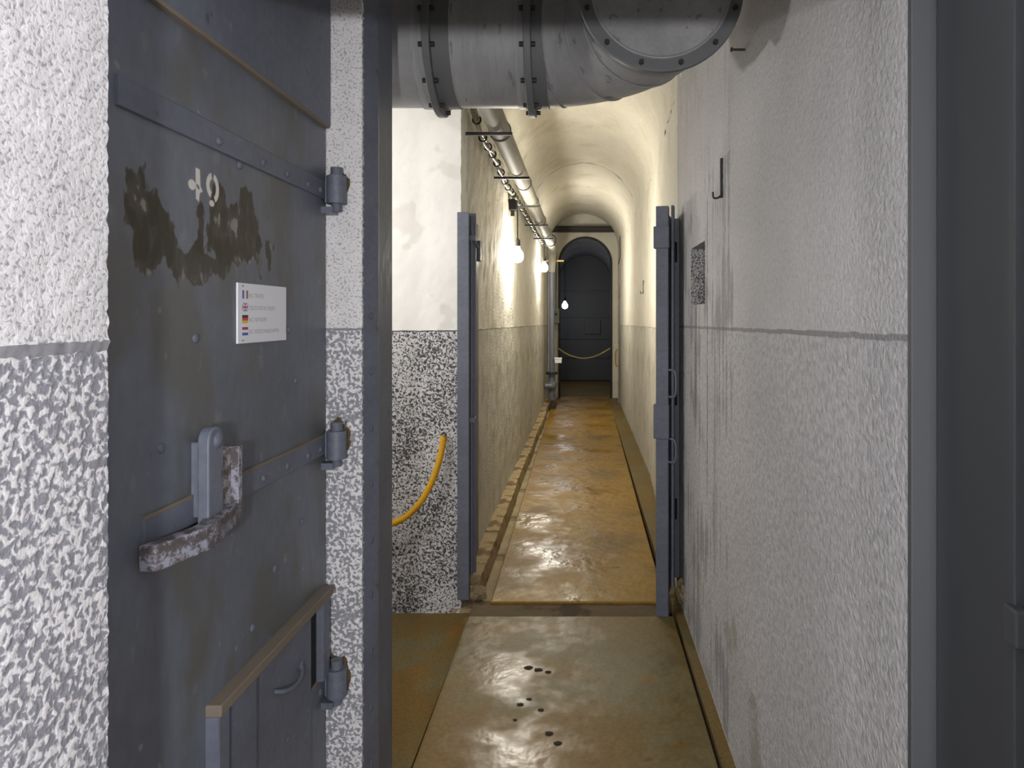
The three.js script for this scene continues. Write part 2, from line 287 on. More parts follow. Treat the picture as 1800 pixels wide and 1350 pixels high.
// ------------------------------------------------------------------ floor
{
  const f = structGroup('floor', 'ochre concrete floor of the gallery');
  mesh('sub_floor', box(-2.8, 1.3, -0.4, -0.13, 3.2, -17.4), M.joint, f);
  const slab = (xa, xb, za, zb, top, material, name) => {          // xa, xb: x at za and zb
    const sh = new THREE.Shape([[xa[0], -za], [xb[0], -za], [xb[1], -zb], [xa[1], -zb]].map(([x, y]) => new THREE.Vector2(x, y)));
    const g = new THREE.ExtrudeGeometry(sh, { depth: 0.13, bevelEnabled: true, bevelSize: 0.006, bevelThickness: 0.006, bevelSegments: 2 });
    g.rotateX(Math.PI / 2); g.scale(1, 1, -1);                       // shape y (= -z) to z
    const idx = g.attributes.position; for (let i = 0; i < idx.count; i += 3) for (const at of Object.values(g.attributes)) { const k = at.itemSize; for (let q = 0; q < k; q++) { const a = at.array[(i + 1) * k + q]; at.array[(i + 1) * k + q] = at.array[(i + 2) * k + q]; at.array[(i + 2) * k + q] = a; } }
    g.translate(0, top - 0.006, 0); g.computeVertexNormals(); metreUV(g); return mesh(name, g, material, f);
  };
  slab([-0.545, -0.598], [0.462, 0.462], 3.0, -3.70, -0.012, M.floorNear, 'slab');
  slab([-0.50, -0.53], [0.437, 0.455], -3.87, -8.48, 0, M.floorFar, 'slab');
  slab([-0.53, -0.565], [0.455, 0.48], -8.525, -13.7, 0, M.floorFar, 'slab');
  slab([-0.62, -0.62], [0.68, 0.68], -13.72, -17.2, 0, M.floorSide, 'slab');
  mesh('trough_bed', wallBox(-0.60, 0.45, -3.66, -3.9, -0.2, -0.014, 0.03, 0.003, 0.06), M.earth, f);
  mesh('side_strip', box(0.482, 0.80, -0.2, -0.012, 3.0, -3.95), M.floorSide, f);
  mesh('side_strip', box(0.472, 0.80, -0.2, 0.0, -3.96, -13.6), M.floorSide, f);
  mesh('side_floor', box(-2.7, -0.62, -0.2, -0.07, 3.0, -3.9), M.floorSide, f);
  mesh('gutter_bed', box(-0.72, -0.49, -0.2, -0.045, -3.88, -13.6), M.concrete, f);
  mesh('gutter_bed', box(-0.72, -0.49, -0.2, -0.10, 3.0, -3.88), M.concrete, f);
}
// ------------------------------------------------------------------ walls
const dadoL = 1.52, dadoP = 1.472, dadoFar = (z) => 1.472 + (z + 3.88) * 0.0085;
{
  const w = structGroup('wall_left', 'rough white and grey speckled plaster wall beside the steel door');
  const e = -0.867;
  mesh('upper_plaster', wallBox(-1.2, -0.58, -0.3, e, dadoL, 2.6, 0.007, 0.0015, 0.012), M.castWhite, w);
  mesh('lower_plaster', wallBox(-1.2, -0.58, -0.3, e, -0.2, dadoL - 0.012, 0.007, 0.0015, 0.012), M.castSpeck, w);
  mesh('dado_line', wallBox(-1.1, -0.5795, -0.3, e - 0.0005, dadoL - 0.012, dadoL, 0.006, 0.002, 0.012), M.line, w);
  mesh('upper_plaster', wallBox(-1.2, -0.58, 3.0, -0.3, dadoL, 2.6, 0.5), M.castWhite, w);
  mesh('lower_plaster', wallBox(-1.2, -0.58, 3.0, -0.3, -0.2, dadoL, 0.5), M.castSpeck, w);
  mesh('recess_back', box(-1.2, -0.712, -0.2, 3.0, e + 0.1, -1.9), M.castWhite, w);
  mesh('upper_plaster', wallBox(-1.2, -0.581, -1.864, -2.0, dadoL - 0.001, 3.0, 0.007, 0.0018, 0.012), M.castWhite, w);
  mesh('lower_plaster', wallBox(-1.2, -0.581, -1.864, -2.0, -0.2, dadoL - 0.007, 0.007, 0.0018, 0.012), M.castSpeck, w);
  mesh('dado_line', wallBox(-1.1, -0.581, -1.8635, -1.99, dadoL - 0.007, dadoL - 0.001, 0.006, 0.0015, 0.012), M.line, w);
  mesh('pier_core', box(-2.7, -0.612, -0.2, 3.0, -1.9, -2.236), M.castWhite, w);
}
{
  const w = structGroup('wall_side', 'end wall of the side passage, white above and dark speckled below');
  mesh('upper_plaster', wallBox(-2.7, -0.67, -3.88, -4.08, dadoP, 3.0, 0.02, 0.0025, 0.05), M.paintWhite, w);
  mesh('lower_plaster', wallBox(-2.7, -0.67, -3.88, -4.08, -0.2, dadoP - 0.005, 0.02, 0.003, 0.05), M.darkSpeck, w);
  mesh('dado_line', box(-2.65, -0.6705, dadoP - 0.005, dadoP, -3.8795, -4.07), M.lineDark, w);
  mesh('passage_end', box(-2.9, -2.6, -0.2, 3.0, -2.1, -4.08), M.castWhite, w);
}
for (const [side, x0, x1, za] of [['left', -1.3, -0.67, -4.08], ['right', xr, 1.3, -4.0]]) {
  const w = structGroup('wall_gallery_' + side, `yellowish white plaster wall along the ${side === 'left' ? 'lamp' : 'gate'} side of the gallery`);
  for (const [a, b] of [[za, -8.985], [-9.0, -13.55]]) {
    mesh('upper_plaster', wallBox(x0, x1, a, b, dadoFar, 2.84, 0.045, 0.006, 0.12), M.plaster, w);
    mesh('lower_plaster', wallBox(x0, x1, a, b, -0.2, (z) => dadoFar(z) - 0.006, 0.045, 0.006, 0.12), M.plasterLow, w);
  }
  mesh('dado_line', wallBox(side === 'left' ? x0 : (z) => xr(z) + 0.004, x1 - (side === 'left' ? 0.004 : 0), za, -13.5, (z) => dadoFar(z) - 0.007, (z) => dadoFar(z) + 0.001, 0.045), M.line, w);
  mesh('joint_filler', box(side === 'left' ? -1.2 : 0.675, side === 'left' ? -0.695 : 1.2, -0.1, 2.84, -8.98, -9.005), M.joint, w);
}
{
  const w = structGroup('wall_right', 'grey stippled plaster wall with dark streaks beside the gate');
  const dado = (z) => 1.515 + 0.0075 * (z + 1.1);
  const wallUV = (g) => { const p = g.attributes.position, uv = g.attributes.uv; for (let i = 0; i < p.count; i++) uv.setXY(i, (p.getZ(i) - WR.z0) / (WR.z1 - WR.z0), p.getY(i) / WR.h); return g; };
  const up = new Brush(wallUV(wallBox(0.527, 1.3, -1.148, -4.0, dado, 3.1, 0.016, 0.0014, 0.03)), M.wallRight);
  up.updateMatrixWorld();
  const nicheG = new THREE.BoxGeometry(0.14, 0.275, 0.40); nicheG.translate(0.527, 1.742, -3.29); metreUV(nicheG);
  const cut = new Brush(nicheG, M.darkSpeckSmall = mat({ map: tiled(T.darkSpeck, 0.42), bumpMap: tiled(T.castBump, 0.4), bumpScale: 0.005 })); cut.updateMatrixWorld();
  const ev = new Evaluator(); ev.useGroups = true;
  const res = ev.evaluate(up, cut, SUBTRACTION);
  const m = mesh('upper_plaster', res.geometry, res.material, w); m.castShadow = true;
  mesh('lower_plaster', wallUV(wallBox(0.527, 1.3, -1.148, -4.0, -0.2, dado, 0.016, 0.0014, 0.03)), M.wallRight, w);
  mesh('upper_plaster', box(0.58, 1.3, dadoL, 2.7, 3.0, -0.93), M.castWhite, w);
  mesh('lower_plaster', box(0.58, 1.3, -0.2, dadoL, 3.0, -0.93), M.castSpeck, w);
  mesh('recess_back', box(0.585, 1.3, -0.2, 2.7, -0.9, -1.16), M.castSpeck, w);
}
struct('wall_back', box(-1.2, 1.3, -0.2, 2.7, 3.0, 3.3), M.castWhite, 'rough plaster wall behind the viewer');
{
  // end wall with its arched opening
  const w = structGroup('wall_end', 'beige plaster end wall with a tall arched opening');
  const s = new THREE.Shape([[-0.9, -0.2], [-0.9, 3.8], [0.9, 3.8], [0.9, -0.2]].map(([x, y]) => new THREE.Vector2(x, y)));
  const h = new THREE.Path(); h.moveTo(-0.47, -0.199); h.lineTo(-0.47, 2.55); h.absarc(0.03, 2.55, 0.5, Math.PI, 0, true); h.lineTo(0.53, -0.199); h.closePath(); s.holes.push(h);
  const g = new THREE.ExtrudeGeometry(s, { depth: 0.25, bevelEnabled: false, curveSegments: 40 }); g.translate(0, 0, -13.75); metreUV(g);
  mesh('plaster', g, M.plaster, w);
  const arch = (r0, r1, z0, depth, yb, sp = 2.55) => { const q = new THREE.Shape(); q.moveTo(0.03 - r1, yb); q.lineTo(0.03 - r1, sp); q.absarc(0.03, sp, r1, Math.PI, 0, true); q.lineTo(0.03 + r1, yb); q.lineTo(0.03 + r0, yb); q.lineTo(0.03 + r0, sp); q.absarc(0.03, sp, r0, 0, Math.PI, false); q.lineTo(0.03 - r0, yb); q.closePath(); const e = new THREE.ExtrudeGeometry(q, { depth, bevelEnabled: false, curveSegments: 40 }); e.translate(0, 0, z0 - depth); return metreUV(e); };
  mesh('steel_surround', arch(0.475, 0.512, -13.48, 0.09, 0), M.steelDark, w);
  mesh('passage_lining', arch(0.62, 0.85, -13.75, 3.4, -0.1, 2.40), M.lining, w);
}
{
  const d = structGroup('door_end', 'dark grey riveted steel door closing the arched passage');
  const leaf = new THREE.Shape(); leaf.moveTo(-0.585, 0.02); leaf.lineTo(-0.585, 2.40); leaf.absarc(0.03, 2.40, 0.615, Math.PI, 0, true); leaf.lineTo(0.645, 0.02); leaf.closePath();
  const g = new THREE.ExtrudeGeometry(leaf, { depth: 0.06, bevelEnabled: false, curveSegments: 30 }); g.translate(0, 0, -17.1); metreUV(g);
  mesh('leaf', g, M.steelMid, d);
  for (const y of [0.55, 1.0, 1.52, 2.1]) mesh('cross_band', rbox(-0.55, 0.61, y, y + 0.06, -17.045, -17.015, 0.006), M.steelMid, d);
  mesh('hatch', rbox(0.02, 0.40, 1.12, 1.46, -17.045, -17.0, 0.01), M.steelMid, d);
  mesh('back_fill', box(-0.85, 0.9, -0.2, 3.4, -17.12, -17.4), M.steelDark, d);
}
// ------------------------------------------------------------------ vault and ceilings
{
  const c = structGroup('ceiling', 'barrel vault of cream plaster over the gallery');
  const vault = (za, zb) => {
    const nt = 64, nz = Math.max(2, Math.round(Math.abs(zb - za) / 0.06)), pos = [], uv = [], idx = [];
    for (let j = 0; j <= nz; j++) for (let i = 0; i <= nt; i++) { const t = Math.PI * i / nt, z = lerp(za, zb, j / nz); pos.push(-0.01 + (Math.cos(t) > 0 ? xr(z) + 0.01 : 0.66) * Math.cos(t), 2.83 + 0.66 * Math.sin(t), z); uv.push(z, 0.66 * t); }
    for (let j = 0; j < nz; j++) for (let i = 0; i < nt; i++) { const a = j * (nt + 1) + i, b = a + 1, e = a + nt + 1, f = e + 1; idx.push(a, b, e, b, f, e); }
    const g = new THREE.BufferGeometry(); g.setAttribute('position', new THREE.Float32BufferAttribute(pos, 3)); g.setAttribute('uv', new THREE.Float32BufferAttribute(uv, 2)); g.setIndex(idx); g.computeVertexNormals();
    return rough(g, 0.007, 0.16);
  };
  mesh('vault', vault(-2.23, -8.985), M.plaster, c);
  mesh('vault', vault(-9.0, -13.6), M.plaster, c);
  mesh('roof_slab', box(-2.9, 1.4, 3.52, 3.9, -2.2, -13.8), M.joint, c);
  mesh('roof_slab', box(-2.9, 1.4, 3.0, 3.9, -1.15, -2.23), M.plaster, c);
  mesh('side_ceiling', box(-2.9, -0.675, 2.835, 3.6, -2.23, -4.2), M.paintWhite, c);
  mesh('haunch', box(0.66, 1.4, 2.835, 3.6, -2.2, -13.7), M.joint, c);
  mesh('haunch', box(-1.4, -0.68, 2.845, 3.6, -4.1, -13.7), M.joint, c);
  mesh('low_ceiling', box(-1.3, 1.4, 2.55, 3.0, 3.2, -1.0), M.castWhite, c);
  mesh('lintel', box(-1.3, 1.4, 2.12, 3.1, -1.0, -1.2), M.castWhite, c);
}
// ------------------------------------------------------------------ steel frames of the doorway
{
  const t = structGroup('trim_1', 'blue grey steel frame lining the edge of the left pier');
  const prism = (pts) => { const g = new THREE.ExtrudeGeometry(new THREE.Shape(pts.map(([x, y]) => new THREE.Vector2(x, y))), { depth: 3.1, bevelEnabled: false }); g.rotateX(-Math.PI / 2); g.translate(0, -0.1, 0); return metreUV(g); };
  mesh('flange_plate', prism([[-0.606, 1.868], [-0.583, 1.868], [-0.5605, 1.94], [-0.5605, 1.95], [-0.606, 1.95]]), M.steelRusty, t);
  mesh('splayed_plate', prism([[-0.561, 1.951], [-0.563, 2.09], [-0.604, 2.24], [-0.64, 2.24], [-0.64, 1.951]]), M.steel, t);
  for (let i = 0; i < 9; i++) mesh('rivet', (() => { const q = new THREE.SphereGeometry(0.011, 10, 6, 0, Math.PI * 2, 0, Math.PI / 2); q.scale(1, 0.45, 1); q.rotateZ(-Math.PI / 2); q.translate(-0.571, 0.35 + i * 0.15, -1.912); return q; })(), M.steelRusty, t);
}
{
  const t = structGroup('trim_2', 'dark steel door frame at the near end of the grey wall');
  mesh('flange_plate', rbox(0.5245, 0.566, -0.1, 2.6, -1.138, -1.152, 0.002), M.steelMid, t);
  mesh('jamb_plate', rbox(0.566, 0.584, -0.1, 2.6, -0.935, -1.150, 0.003), M.steelMid, t);
  mesh('hinge_lug', rbox(0.556, 0.575, 1.12, 1.17, -0.915, -0.945, 0.004), M.steelMid, t);
  mesh('shade_jamb', rbox(0.388, 0.60, -0.1, 2.6, -0.45, -0.60, 0.004), M.steelMid, t);  // unseen jamb, added to keep the lamp off the jamb plate
}
// ------------------------------------------------------------------ the numbered steel door
const DX = -0.6725;
{
  const d = structGroup('door_1', 'dark grey steel door with painted 49, rust patches and strap hinges');
  const leaf = box(DX - 0.035, DX, DOOR.y0, DOOR.y1, DOOR.za, DOOR.zb + 0.012);
  const p = leaf.attributes.position, uv = leaf.attributes.uv; for (let i = 0; i < p.count; i++) uv.setXY(i, (-p.getZ(i) - 0.80) / 1.064, (p.getY(i) - DOOR.y0) / (DOOR.y1 - DOOR.y0));
  mesh('leaf', leaf, M.door, d);
  mesh('transom', rbox(DX - 0.035, DX + 0.012, 2.043, 2.9, DOOR.za, DOOR.zb + 0.006, 0.004), M.steel, d);
  mesh('worn_edge', rbox(DX - 0.002, DX + 0.0135, 2.037, 2.046, DOOR.za - 0.2, DOOR.zb + 0.02, 0.002), M.wornEdge, d);
  const rivetG = new THREE.SphereGeometry(0.0085, 12, 6, 0, Math.PI * 2, 0, Math.PI / 2); rivetG.scale(1, 0.55, 1); rivetG.rotateZ(-Math.PI / 2);
  const rivet = (x, y, z, par) => { const m = mesh('rivet', rivetG, M.steel, par); m.position.set(x, y, z); };
  for (const [y0, y1, za] of [[1.853, 1.899, -1.02], [1.195, 1.242, -1.08], [0.58, 0.63, -1.1]]) {
    const s = mesh('strap_hinge', rbox(DX - 0.004, DX + 0.006, y0, y1, za, -1.835, 0.002), M.steel, d);
    for (const z of [-1.30, -1.48, -1.60, -1.72, -1.80]) rivet(DX + 0.006, (y0 + y1) / 2 - 0.006, z, s);
    const hole = lump(0.03, 0.95, y0 < 0.7 ? 2.0 : 1.7, 0.32, Math.round(y0 * 1000)); hole.translate(DX + 0.030, (y0 + y1) / 2 + (y0 < 0.7 ? 0.0 : 0.012), -1.866); mesh('dark_pocket', hole, M.earth, d);  // raised lump, its dark colour stands in for the dark recess round the hinge
    if (y1 < 1.5) mesh('worn_edge', rbox(DX - 0.002, DX + 0.0065, y1 - 0.003, y1 + 0.0035, za, -1.835, 0.0015), M.wornEdge, s);
    const ym = (y0 + y1) / 2;
    const k = mesh('hinge_knuckle', merge([cyl(0.025, 0.072, [DX + 0.034, ym, -1.838], 'y', 20), rbox(DX + 0.006, DX + 0.052, ym - 0.034, ym + 0.034, -1.828, -1.846, 0.003).toNonIndexed()].map((g) => (g.index ? g.toNonIndexed() : g)).map((g) => { for (const n of Object.keys(g.attributes)) if (!['position', 'normal', 'uv'].includes(n)) g.deleteAttribute(n); return g; })), M.steel, d);
    mesh('pintle', merge([cyl(0.015, 0.024, [DX + 0.034, ym + 0.046, -1.838], 'y', 16), cyl(0.013, 0.020, [DX + 0.034, ym - 0.046, -1.838], 'y', 16), box(DX + 0.0, DX + 0.03, ym - 0.062, ym - 0.045, -1.82, -1.87)]), M.steelRusty, d);
  }
  for (const [z, y] of [[-1.231, 1.512], [-1.62, 1.52], [-1.548, 1.00], [-1.443, 0.918], [-1.70, 1.06], [-1.13, 1.34], [-1.39, 1.845], [-1.66, 1.40]]) rivet(DX, y, z, d);
  // ventilation hatch near the foot
  const h = new THREE.Group(); h.name = 'ventilation_hatch'; d.add(h);
  const X0 = DX - 0.004;
  mesh('top_rail', rbox(X0, DX + 0.028, 0.835, 0.857, -1.265, -1.835, 0.003), M.wornEdge, h);
  mesh('stile', rbox(X0, DX + 0.024, 0.08, 0.837, -1.265, -1.305, 0.004), M.steel, h);
  mesh('stile', rbox(X0, DX + 0.020, 0.63, 0.837, -1.785, -1.83, 0.004), M.steel, h);
  mesh('shutter', rbox(X0, DX + 0.008, 0.08, 0.833, -1.305, -1.735, 0.002), M.steel, h);
  mesh('shutter_batten', rbox(X0, DX + 0.016, 0.08, 0.833, -1.325, -1.43, 0.003), M.steel, h);
  mesh('slot', box(X0, DX + 0.0015, 0.635, 0.833, -1.737, -1.784), M.black, h);
  mesh('shutter_handle', tube([[DX + 0.006, 0.745, -1.525], [DX + 0.022, 0.735, -1.545], [DX + 0.026, 0.722, -1.60], [DX + 0.018, 0.722, -1.65], [DX + 0.006, 0.735, -1.675]], 0.005, 24, 8), M.steel, h);
  // latch: upright bar and rusty keeper plate with a bent hasp below
  const l = new THREE.Group(); l.name = 'latch'; d.add(l);
  const post = new THREE.Shape(); post.moveTo(0, 0); post.lineTo(0, 0.15); post.absarc(0.022, 0.15, 0.022, Math.PI, 0, true); post.lineTo(0.044, 0); post.closePath();
  const pg = new THREE.ExtrudeGeometry(post, { depth: 0.014, bevelEnabled: true, bevelSize: 0.003, bevelThickness: 0.003, bevelSegments: 2, curveSegments: 14 });
  pg.rotateY(Math.PI / 2); pg.translate(DX + 0.022, 1.185, -1.205); mesh('upright_bar', metreUV(pg), M.steel, l);
  mesh('keeper_plate', rbox(DX, DX + 0.020, 1.205, 1.335, -1.215, -1.262, 0.003), M.steel, l);
  mesh('rust_plate', rbox(DX, DX + 0.026, 1.205, 1.310, -1.245, -1.305, 0.003), M.rust, l);
  mesh('keeper_plate', rbox(DX, DX + 0.040, 1.205, 1.312, -1.305, -1.320, 0.003), M.wornIron, l);
  mesh('bolt', (() => { const q = new THREE.SphereGeometry(0.015, 14, 10); q.scale(0.6, 1, 1); q.translate(DX + 0.036, 1.335, -1.232); return q; })(), M.steel, l);
  const hs = new THREE.Shape([[1.06, 0.035], [1.15, 0.060], [1.175, 0.062], [1.335, 0.028], [1.355, 0.0], [1.315, 0.0], [1.17, 0.040], [1.15, 0.040], [1.06, 0.015]].map(([a, b]) => new THREE.Vector2(a, b)));
  const hg = new THREE.ExtrudeGeometry(hs, { depth: 0.034, bevelEnabled: true, bevelSize: 0.003, bevelThickness: 0.003, bevelSegments: 2 });
  // shape x runs away from the viewer along the door, shape y stands out from it
  { const q = hg.attributes.position; for (let i = 0; i < q.count; i++) { const a = q.getX(i), b = q.getY(i), c = q.getZ(i); q.setXYZ(i, DX + b, 1.172 + c, -a); } const ix = hg; for (let i = 0; i < q.count; i += 3) for (let k = 0; k < 3; k++) { const A = q.array[(i + 1) * 3 + k]; q.array[(i + 1) * 3 + k] = q.array[(i + 2) * 3 + k]; q.array[(i + 2) * 3 + k] = A; } hg.computeVertexNormals(); metreUV(hg); }
  mesh('hasp', hg, M.wornIron, l);
}
{
  const g = new RoundedBoxGeometry(0.259, 0.119, 0.004, 2, 0.0015), p = g.attributes.position, uv = g.attributes.uv;
  for (let i = 0; i < p.count; i++) uv.setXY(i, p.getX(i) / 0.259 + 0.5, p.getY(i) / 0.119 + 0.5);
  g.rotateY(Math.PI / 2);
  const k = 0.2245 / 0.259; g.scale(1, 1, k);
  const s = tag(mesh('information_sign', g, M.sign, scene), 'white four-language toilet sign with small flags on the steel door', 'sign');
  s.position.set(DX + 0.0025, 1.556, -1.4855);
}
// ------------------------------------------------------------------ ventilation duct
{
  const d = thing('ventilation_duct', 'large grey round ventilation duct with bolted flanges and a capped elbow overhead', 'duct', [0, 2.495, -2.5]);
  const R = 0.205;
  mesh('straight_section', cyl(R, 2.0, [-1.51, 0, 0], 'x', 64), M.duct, d);
  mesh('straight_section', cyl(R, 0.32, [-0.345, 0, 0], 'x', 64), M.duct, d);
  mesh('collar', cyl(R + 0.005, 0.055, [-0.54, 0, 0], 'x', 64), M.duct, d);
  mesh('collar', cyl(R + 0.005, 0.06, [-0.468, 0, 0], 'x', 64), M.flange, d);
  mesh('collar', cyl(R + 0.004, 0.035, [-0.212, 0, 0], 'x', 64), M.duct, d);
  mesh('collar', cyl(R + 0.005, 0.05, [-0.148, 0, 0], 'x', 64), M.flange, d);
  const ring = (x) => { const s = new THREE.Shape(); s.absarc(0, 0, R + 0.031, 0, Math.PI * 2, false); const h = new THREE.Path(); h.absarc(0, 0, R - 0.004, 0, Math.PI * 2, true); s.holes.push(h); const g = new THREE.ExtrudeGeometry(s, { depth: 0.018, bevelEnabled: true, bevelSize: 0.003, bevelThickness: 0.003, bevelSegments: 2, curveSegments: 48 }); g.translate(0, 0, -0.009); return g; };
  const boltG = cyl(0.008, 0.052, [0, 0, 0], 'y', 6);
  for (const x of [-0.507, -0.182]) {
    const f = mesh('flange', ring().rotateY(Math.PI / 2).translate(x, 0, 0), M.flange, d);
    for (let i = 0; i < 12; i++) { const a = (i + 0.4) / 12 * Math.PI * 2, b = mesh('bolt', boltG, M.iron, f); b.rotation.z = Math.PI / 2; b.position.set(x, (R + 0.017) * Math.sin(a), (R + 0.017) * Math.cos(a)); }
  }
  // quarter bend towards the viewer
  const BR = 0.405, el = new THREE.TorusGeometry(BR, R, 48, 40, Math.PI / 2); el.rotateX(-Math.PI / 2); el.rotateY(Math.PI / 2);  // placed below
  const q = el.attributes.position, nn = el.attributes.normal;
  { const t = new THREE.TorusGeometry(BR, R, 48, 40, Math.PI / 2), tp = t.attributes.position, tn = t.attributes.normal;
    for (let i = 0; i < tp.count; i++) { q.setXYZ(i, -0.182 + tp.getX(i), tp.getZ(i), BR - tp.getY(i)); nn.setXYZ(i, tn.getX(i), tn.getZ(i), -tn.getY(i)); }
    el.setIndex(t.index); for (let i = 0; i < el.attributes.uv.count; i++) { const uv = el.attributes.uv; uv.setXY(i, uv.getX(i) * 0.64, uv.getY(i) * 1.29); } }
  mesh('elbow', el, M.duct, d);
  for (const a of [28, 52, 76]) { const g = new THREE.TorusGeometry(R + 0.0015, 0.003, 6, 60), A = a * Math.PI / 180; g.rotateY(Math.PI / 2 - 0); const m = mesh('weld_seam', g, M.duct, d); m.rotation.y = -(Math.PI / 2 - A) + Math.PI / 2 - 0; m.rotation.y = -(Math.PI / 2 - A); m.position.set(-0.182 + BR * Math.cos(A), 0, BR - BR * Math.sin(A)); }
  const ez = BR, ex = -0.182 + BR;
  mesh('outlet_collar', cyl(R + 0.001, 0.03, [ex, 0, ez + 0.012], 'z', 64), M.duct, d);
  const ef = mesh('flange', ring().translate(ex, 0, ez + 0.034), M.flange, d);
  mesh('end_cap', merge([cyl(0.198, 0.012, [ex, 0, ez + 0.042], 'z', 64), (() => { const g = new THREE.TorusGeometry(0.200, 0.005, 8, 64); g.translate(ex, 0, ez + 0.047); return g; })()]), M.duct, d);
  for (let i = 0; i < 12; i++) { const a = (i + 0.5) / 12 * Math.PI * 2, b = mesh('bolt', boltG, M.iron, ef); b.rotation.x = Math.PI / 2; b.position.set(ex + (R + 0.016) * Math.sin(a), (R + 0.016) * Math.cos(a), ez + 0.030); }
}
// ------------------------------------------------------------------ pipe along the vault and its fittings
{
  const p = thing('overhead_pipe', 'beige steel pipe running high along the gallery and turning down near the arch', 'pipe', [0, 0, 0]);
  mesh('pipe_run', tube([[-0.5, 2.66, -2.76], [-0.5, 2.66, -5], [-0.5, 2.66, -8], [-0.5, 2.66, -10.9], [-0.5, 2.66, -11.6], [-0.515, 2.62, -11.86], [-0.53, 2.5, -12], [-0.54, 2.3, -12.02]], 0.062, 140, 24), M.pipe, p);
  mesh('downpipe', cyl(0.046, 1.76, [-0.54, 1.46, -12.02], 'y', 24), M.steel, p);
  for (const z of [-4.25, -5.9, -6.9, -8.2, -9.4, -10.7]) { const g = new THREE.TorusGeometry(0.064, 0.005, 8, 32); g.translate(-0.5, 2.66, z); mesh('joint_band', g, M.flange, p); }
  { const g = new THREE.TorusGeometry(0.088, 0.008, 8, 32); g.rotateY(0.25); g.translate(-0.49, 2.65, -10.3); mesh('suspension_ring', g, M.iron, p); }
  mesh('foot_flange', merge([cyl(0.10, 0.018, [-0.54, 0.60, -12.02], 'y', 24), cyl(0.10, 0.018, [-0.54, 0.578, -12.02], 'y', 24)]), M.iron, p);
  const v = mesh('valve_body', merge([cyl(0.055, 0.42, [-0.54, 0.36, -12.02], 'y', 20), (() => { const g = new THREE.SphereGeometry(0.085, 18, 14); g.translate(-0.54, 0.38, -12.0); return g; })(), cyl(0.05, 0.12, [-0.59, 0.38, -11.95], 'x', 16), cyl(0.075, 0.02, [-0.54, 0.16, -12.02], 'y', 20)]), M.steelRusty, p);
  mesh('foot_block', rbox(-0.585, -0.47, 0.0, 0.07, -11.93, -12.08, 0.01), M.iron, p);
  const bracket = () => merge([rbox(-0.69, -0.405, 2.578, 2.596, -0.009, 0.009, 0.003), rbox(-0.69, -0.672, 2.55, 2.70, -0.02, 0.02, 0.004)].map((g) => { const n = g.index ? g.toNonIndexed() : g; return n; }));
  const bg = bracket();
  [-4.04, -5.33, -6.72, -8.1, -9.5].forEach((z, i) => { const b = tag(mesh('pipe_bracket', bg, M.iron, scene), `thin iron bracket bar under the overhead pipe, ${['first', 'second', 'third', 'fourth', 'fifth'][i]} from the duct`, 'bracket', 'brackets under the overhead pipe'); b.position.z = z; });
}
{
  const pts = [[-0.645, 2.86, -3.75], [-0.645, 2.74, -4.1], [-0.642, 2.665, -4.45], [-0.642, 2.672, -4.85], [-0.64, 2.655, -5.25], [-0.636, 2.615, -5.75], [-0.642, 2.64, -6.35], [-0.645, 2.65, -7.2], [-0.645, 2.66, -8.4], [-0.645, 2.66, -9.6], [-0.645, 2.68, -10.9]];
  const c = thing('electric_cable', 'pale twisted pair of cables clipped below the overhead pipe', 'cable');
  const curve = new THREE.CatmullRomCurve3(pts.map((p) => new THREE.Vector3(...p)), false, 'centripetal');
  for (const s of [0, Math.PI]) {
    const q = []; for (let i = 0; i <= 260; i++) { const t = i / 260, v = curve.getPointAt(t), a = s + t * 62; q.push([v.x + 0.008 * Math.cos(a) + 0.012, v.y + 0.015 * Math.sin(a), v.z]); }
    mesh('strand', tube(q, 0.0125, 700, 7), M.cable, c);
  }
  for (let i = 1; i < 30; i++) { const v = curve.getPointAt(i / 30), g = new THREE.TorusGeometry(0.024, 0.005, 6, 14); const m = mesh('clip', g, M.black, c); m.position.set(v.x + 0.012, v.y, v.z); }
  const j = thing('junction_box', 'small dark junction box where the lamp cord leaves the cable', 'junction box', [-0.635, 2.545, -6.38]);
  mesh('body', rbox(-0.035, 0.03, -0.05, 0.05, -0.06, 0.06, 0.008), M.black, j);
  mesh('cable_gland', cyl(0.018, 0.06, [0, -0.07, 0.03], 'y', 14), M.iron, j);
  mesh('lid', rbox(0.03, 0.04, -0.042, 0.042, -0.05, 0.05, 0.004), M.iron, j);
}
// ------------------------------------------------------------------ lamps
function lamp(name, label, at, top, R, power, colour, material, group) {
  const L = thing(name, label, 'lamp', at, 0, group);
  const prof = [[0.0, -R * 1.15], [R * 0.55, -R * 1.0], [R * 0.92, -R * 0.55], [R, 0], [R * 0.88, R * 0.5], [R * 0.55, R * 1.0], [R * 0.36, R * 1.35], [R * 0.34, R * 1.6]].map(([x, y]) => new THREE.Vector2(x, y));
  mesh('bulb', new THREE.LatheGeometry(new THREE.SplineCurve(prof).getPoints(30).map((v) => new THREE.Vector2(Math.max(0, v.x), v.y)), 28), material, L);
  mesh('socket', merge([cyl(R * 0.45, R * 1.1, [0, R * 2.05, 0], 'y', 18), cyl(R * 0.52, R * 0.2, [0, R * 1.62, 0], 'y', 18), cyl(R * 0.3, R * 0.5, [0, R * 2.7, 0], 'y', 18, R * 0.12)]), M.black, L);
  const h = top - at[1]; mesh('cord', cyl(0.006, h - R * 2.8, [0, (h + R * 2.8) / 2, 0], 'y', 10), M.black, L);
  const pl = new THREE.PointLight(new THREE.Color().setRGB(...colour), power, 0, 2); pl.castShadow = true; pl.shadow.radius = R / 0.02; L.add(pl); pl.name = 'lamp_light';
  return L;
}
